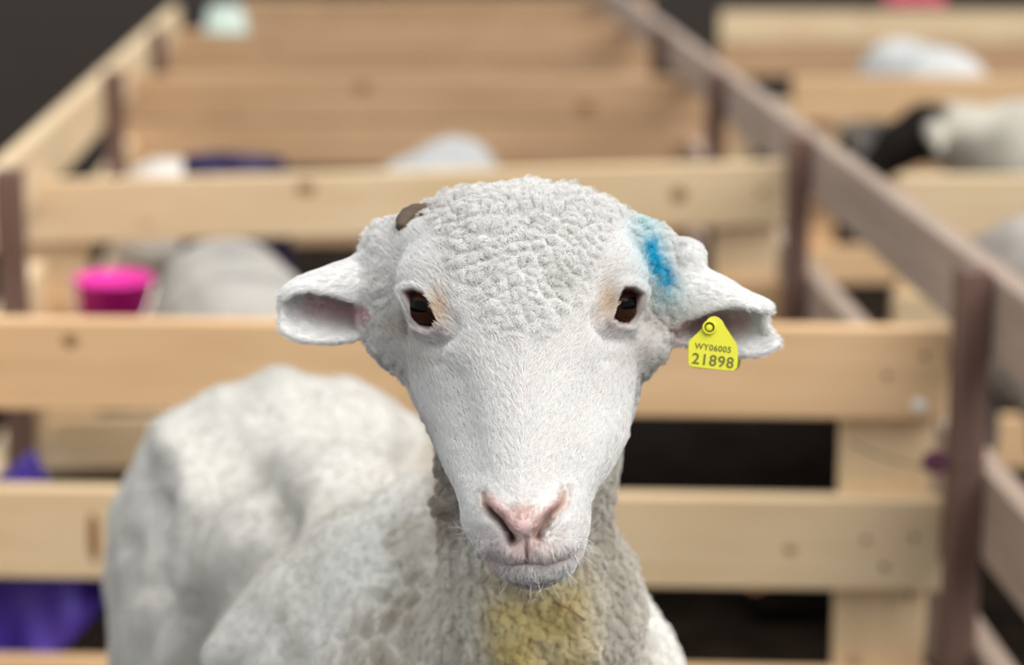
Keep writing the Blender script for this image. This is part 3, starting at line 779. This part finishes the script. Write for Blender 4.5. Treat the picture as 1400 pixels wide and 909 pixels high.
ring('socket', 0, .0036, .0006, .0012, INK, bx_, by_)
ring('pin', 0, .0024, -.045, .0026, YEL, bx_, by_)
def text(s, cx, cy, w, h, rot):
    cu = bpy.data.curves.new('lettering', 'FONT'); cu.body = s; cu.align_x = 'CENTER'; cu.align_y = 'CENTER'; cu.size = 1; cu.extrude = .02; cu.offset = .018; cu.space_character = 1.12
    t = bpy.data.objects.new('lettering', cu); COL.objects.link(t); bpy.context.view_layer.update()
    me = bpy.data.meshes.new_from_object(t.evaluated_get(bpy.context.evaluated_depsgraph_get()))
    bpy.data.objects.remove(t)
    co = np.empty(len(me.vertices) * 3); me.vertices.foreach_get('co', co); co = co.reshape(-1, 3)
    mn, mx = co.min(0), co.max(0); co = (co - (mn + mx) / 2) / (mx - mn) * np.array([w, h, .0004]); me.vertices.foreach_set('co', co.ravel())
    me.materials.clear(); me.materials.append(INK)
    o = link(bpy.data.objects.new('lettering', me), tag_root); o['label'] = 'printed characters ' + s
    o.location = ((cx - 974) * MPP, (475 - cy) * MPP, .0009); o.rotation_euler = (0, 0, rot)
text('WY06005', 974.5, 475.5, 50 * MPP, 8.6 * MPP, math.radians(-7))
text('21898', 974.5, 493, 57 * MPP, 15.5 * MPP, math.radians(-7))

# ---- bits of straw caught in the chest wool
STRAW = plain('straw', (.22, .13, .05), .7)
def nearest_d(x, y):
    m_ = (np.hypot(px - x, py - y) < 6) & (dd < 2.0) & (dd > 1.55)
    return float(dd[m_].min()) if m_.any() else 1.65
d1 = nearest_d(785, 834)
tube('straw_stalk', [at_d(758, 822, d1 - .008), at_d(780, 834, d1 - .012), at_d(800, 848, d1 - .008)], .0009, STRAW, None, 'brown straw stalk caught in the yellow stained chest wool', 'straw')

# ------------------------------------------------------------------ other sheep in the pens
FLEECE = tone_mat('far_fleece', .95, .8, bscale=60); FLEECE.node_tree.nodes['Principled BSDF'].inputs['Specular IOR Level'].default_value = .02
def far_sheep(head, seed, fleece, face, lying=False):
    """standing on the ground at the origin, looking along +X"""
    st = .014
    F = Field(np.arange(-.62, .86, st), np.arange(-.26, .26, st), np.arange(-.02, 1.06, st))
    h = .0 if not lying else -.30
    F.ell((-.25, 0, .60 + h), (.24, .19, .20), 2.3, .05); F.ell((.0, 0, .59 + h), (.26, .20, .20), 2.2, .05); F.ell((.24, 0, .60 + h), (.2, .175, .2), 2.2, .05)
    if head == 'up':
        hp = [(.32, 0, .66 + h, .12), (.44, 0, .80 + h, .085), (.50, 0, .90 + h, .075)]; hd_ = [(.50, 0, .93 + h, .075), (.58, 0, .90 + h, .062), (.68, 0, .84 + h, .042), (.71, 0, .82 + h, .036)]
    elif head == 'level':
        hp = [(.32, 0, .64 + h, .12), (.44, 0, .69 + h, .085), (.52, 0, .70 + h, .075)]; hd_ = [(.54, 0, .71 + h, .075), (.60, 0, .67 + h, .062), (.69, 0, .59 + h, .042), (.71, 0, .57 + h, .036)]
    else:
        hp = [(.32, 0, .60 + h, .13), (.46, 0, .52 + h, .09), (.54, 0, .44 + h, .075)]; hd_ = [(.55, 0, .42 + h, .075), (.60, 0, .35 + h, .06), (.66, 0, .25 + h, .042), (.675, 0, .22 + h, .036)]
    F.chain(hp, .04); F.chain(hd_, .02)
    ex, ez = hd_[0][0], hd_[0][2]
    for s in (-1, 1): F.chain([(ex - .01, s * .06, ez + .02, .025), (ex - .02, s * .115, ez + .0, .028), (ex - .02, s * .165, ez - .03, .014)], .015)
    if not lying:
        for s in (-1, 1):
            F.chain([(.30, s * .09, .48, .06), (.30, s * .09, .28, .036), (.31, s * .09, .03, .024), (.33, s * .09, .012, .026)], .03)
            F.chain([(-.32, s * .10, .50, .09), (-.30, s * .10, .34, .055), (-.38, s * .10, .22, .034), (-.36, s * .10, .03, .024), (-.34, s * .10, .012, .026)], .03)
    else:
        for s in (-1, 1):
            F.chain([(.28, s * .14, .12, .06), (.42, s * .16, .04, .035), (.30, s * .17, .03, .028)], .03)
            F.chain([(-.30, s * .15, .14, .09), (-.12, s * .19, .05, .045), (-.30, s * .2, .03, .028)], .03)
    A, Qf = F.nets(); A = smooth_field(Qf, len(A), A, 1)
    Nf = vnormals(A, Qf)
    isf = np.zeros(len(A))
    for p, q_ in zip(hd_[:-1], hd_[1:]):
        p, q_ = np.array(p[:3]), np.array(q_[:3]); t = np.clip(((A - p) @ (q_ - p)) / ((q_ - p) @ (q_ - p)), 0, 1)
        isf = np.maximum(isf, sstep(.10, .08, np.linalg.norm(A - p - t[:, None] * (q_ - p), axis=1)))
    isf = np.maximum(isf, sstep(.36, .28, A[:, 2]) if not lying else isf * 0)
    A = A + Nf * ((1 - isf) * (.012 * fbm(A, 14, seed) + .008 * (.5 - worley(A, 24, seed))))[:, None]
    C = tint(np.tile(np.array(fleece), (len(A), 1)), [c * .6 for c in fleece], sstep(.0, .6, fbm(A, 9, seed + 5)) * .7)
    C = tint(C, face, isf)
    return A, Qf, C
def put_sheep(spec, x, y, rz, label, group=None, z=FLOOR_Z, s=1.0):
    A, Qf, C = spec
    o = link(bpy.data.objects.new('sheep', mesh_from('sheep', A, Qf, C))); o.data.materials.append(FLEECE)
    o.location = (x, y, z); o.rotation_euler = (0, 0, rz); o.scale = (s, s, s); tag(o, label, 'sheep', group)
    return o
grey, cream, white, dark = (.44, .41, .37), (.52, .48, .40), (.56, .56, .54), (.009, .007, .006)
down = far_sheep('down', 3, grey, (.42, .38, .35))
def wpt(px_, d, py_=300):
    p = at_d(px_, py_, d); return p.x, p.y
put_sheep(down, *wpt(322, 4.05), math.radians(104), 'grey sheep with lowered head behind the front gate, beside the pink pail', s=.80)
put_sheep(far_sheep('down', 9, (.44, .44, .43), (.5, .45, .42)), *wpt(600, 5.75), math.radians(80), 'grey sheep whose back shows over the second gate', s=.78)
put_sheep(far_sheep('down', 12, (.70, .66, .60), (.6, .55, .5)), *wpt(225, 5.7), math.radians(100), 'cream sheep in the left corner behind the second gate', s=.72)
put_sheep(far_sheep('down', 15, dark, (.012, .009, .008), lying=True), *wpt(985, 4.0), math.radians(178), 'black sheep lying behind the front gate, right of the ear-tagged sheep', s=.72)
put_sheep(far_sheep('down', 17, white, (.66, .64, .62)), *wpt(1248, 8.0), math.radians(98), 'white sheep behind the third gate right of the long fence', s=.88)
put_sheep(far_sheep('level', 19, cream, (.02, .017, .015)), *wpt(1540, 5.6), math.radians(176), 'cream sheep with a black face right of the long fence', s=.96)
put_sheep(far_sheep('down', 23, (.40, .36, .32), (.35, .30, .27)), *wpt(1470, 4.0), math.radians(95), 'grey brown sheep at the right edge beside the long fence', s=.86)

# ------------------------------------------------------------------ pails, cloths
def pail(px_, py_, d, r_top, r_bot, h, col, label, name='pail', flip=False, rz=0.3):
    m = plain(name + '_plastic', col, .4)
    P = at_d(px_, py_, d)
    g = empty(name, (P.x, P.y, P.z - h)); tag(g, label, 'pail')
    bm = bmesh.new(); n = 32
    prof = [(r_bot, 0), (r_top, h - .01), (r_top + .006, h - .01), (r_top + .006, h), (r_top - .004, h), (r_bot - .004, .006), (.0005, .006), (.0005, 0)]
    R = [[bm.verts.new((r * math.cos(2 * PI * k / n), r * math.sin(2 * PI * k / n), (h - z) if flip else z)) for k in range(n)] for r, z in prof]
    for i in range(len(R)):
        A, B = R[i], R[(i + 1) % len(R)]
        for k in range(n): bm.faces.new((A[k], A[(k + 1) % n], B[(k + 1) % n], B[k]))
    bmesh.ops.recalc_face_normals(bm, faces=bm.faces[:])
    mesh_obj('pail_body', bm, m, g, True)
    if not flip:
        pts = [((r_top + .009) * math.cos(a), -(r_top + .009) * math.sin(a), h - .01 - (r_top + .03) * math.sin(a)) for a in np.linspace(0, PI, 9)]
        tube('handle', [Vector(p) for p in pts], .003, STEEL, g)
    return g
PINK = (.95, .02, .42)
pail(155, 378, 4.62, .078, .066, .14, PINK, 'hot pink pail hanging low on the second gate', 'pail')
pail(308, 8, 8.1, .082, .060, .10, (.50, .58, .50), 'pale mint pail upside down on the far left fence corner', 'pail', True)
def cloth(name, outline, d, amp, col, label, folds, thick=.006, mat=None):
    """hanging fabric: the outline triangulated finely, pushed into folds and given thickness"""
    bm = bmesh.new()
    xs = [p[0] for p in outline]; ys = [p[1] for p in outline]; n = 46
    o0 = at_d(sum(xs) / len(xs), sum(ys) / len(ys), d); G = {}
    for i in range(n + 1):
        x = min(xs) + (max(xs) - min(xs)) * i / n
        cr = []
        for (x0, y0), (x1, y1) in zip(outline, outline[1:] + outline[:1]):
            if x0 != x1 and min(x0, x1) <= x <= max(x0, x1): cr.append(y0 + (y1 - y0) * (x - x0) / (x1 - x0))
        lo, hi = min(cr), max(cr)
        for j in range(n + 1):
            y = lo + (hi - lo) * j / n
            f = amp * (math.sin(folds * i / n * 6.28 + 1.7 * j / n) * .6 + .4 * math.sin(folds * 1.7 * i / n * 6.28 - 3 * j / n + 1) + .3 * math.sin(j / n * 9 + i / n * 4))
            G[i, j] = bm.verts.new(at_d(x, y, d + f) - o0)
    for i in range(n):
        for j in range(n): bm.faces.new((G[i, j], G[i + 1, j], G[i + 1, j + 1], G[i, j + 1]))
    o = mesh_obj(name, bm, mat or plain(name + '_fabric', col, .55), None, True); o.location = o0
    s = o.modifiers.new('thickness', 'SOLIDIFY'); s.thickness = thick
    return tag(o, label, 'cloth')
cloth('purple_cloth', [(-90, 640), (0, 652), (46, 612), (80, 684), (152, 812), (66, 909), (0, 960), (-90, 980)], 3.5, .03, (.065, .032, .32), 'crumpled purple fabric hanging behind the front gate', 2.2)
cloth('purple_cloth', [(250, 212), (300, 207), (385, 214), (395, 226), (400, 612), (240, 612)], 5.0, .02, (.02, .012, .07), 'dark violet fabric bundled behind the second gate', 1.6)
cloth('red_cloth', [(1210, -14), (1292, -16), (1292, 8), (1212, 7)], 9.42, .012, (.62, .08, .14), 'red fabric draped over the farthest right gate', 1.5)

# purple baling twine knotted round the stile beside the post
TW = plain('twine', (.10, .02, .05), .8)
kc = at_d(1279, 632, 3.09)
tube('twine', [kc + Vector((.014 * math.cos(a * 2.1) , .012 * math.sin(a * 1.3), .010 * math.sin(a * 2.9))) for a in np.linspace(0, 9, 26)], .005, TW, None, 'dark purple twine knotted at the gate end beside the brown post', 'twine')
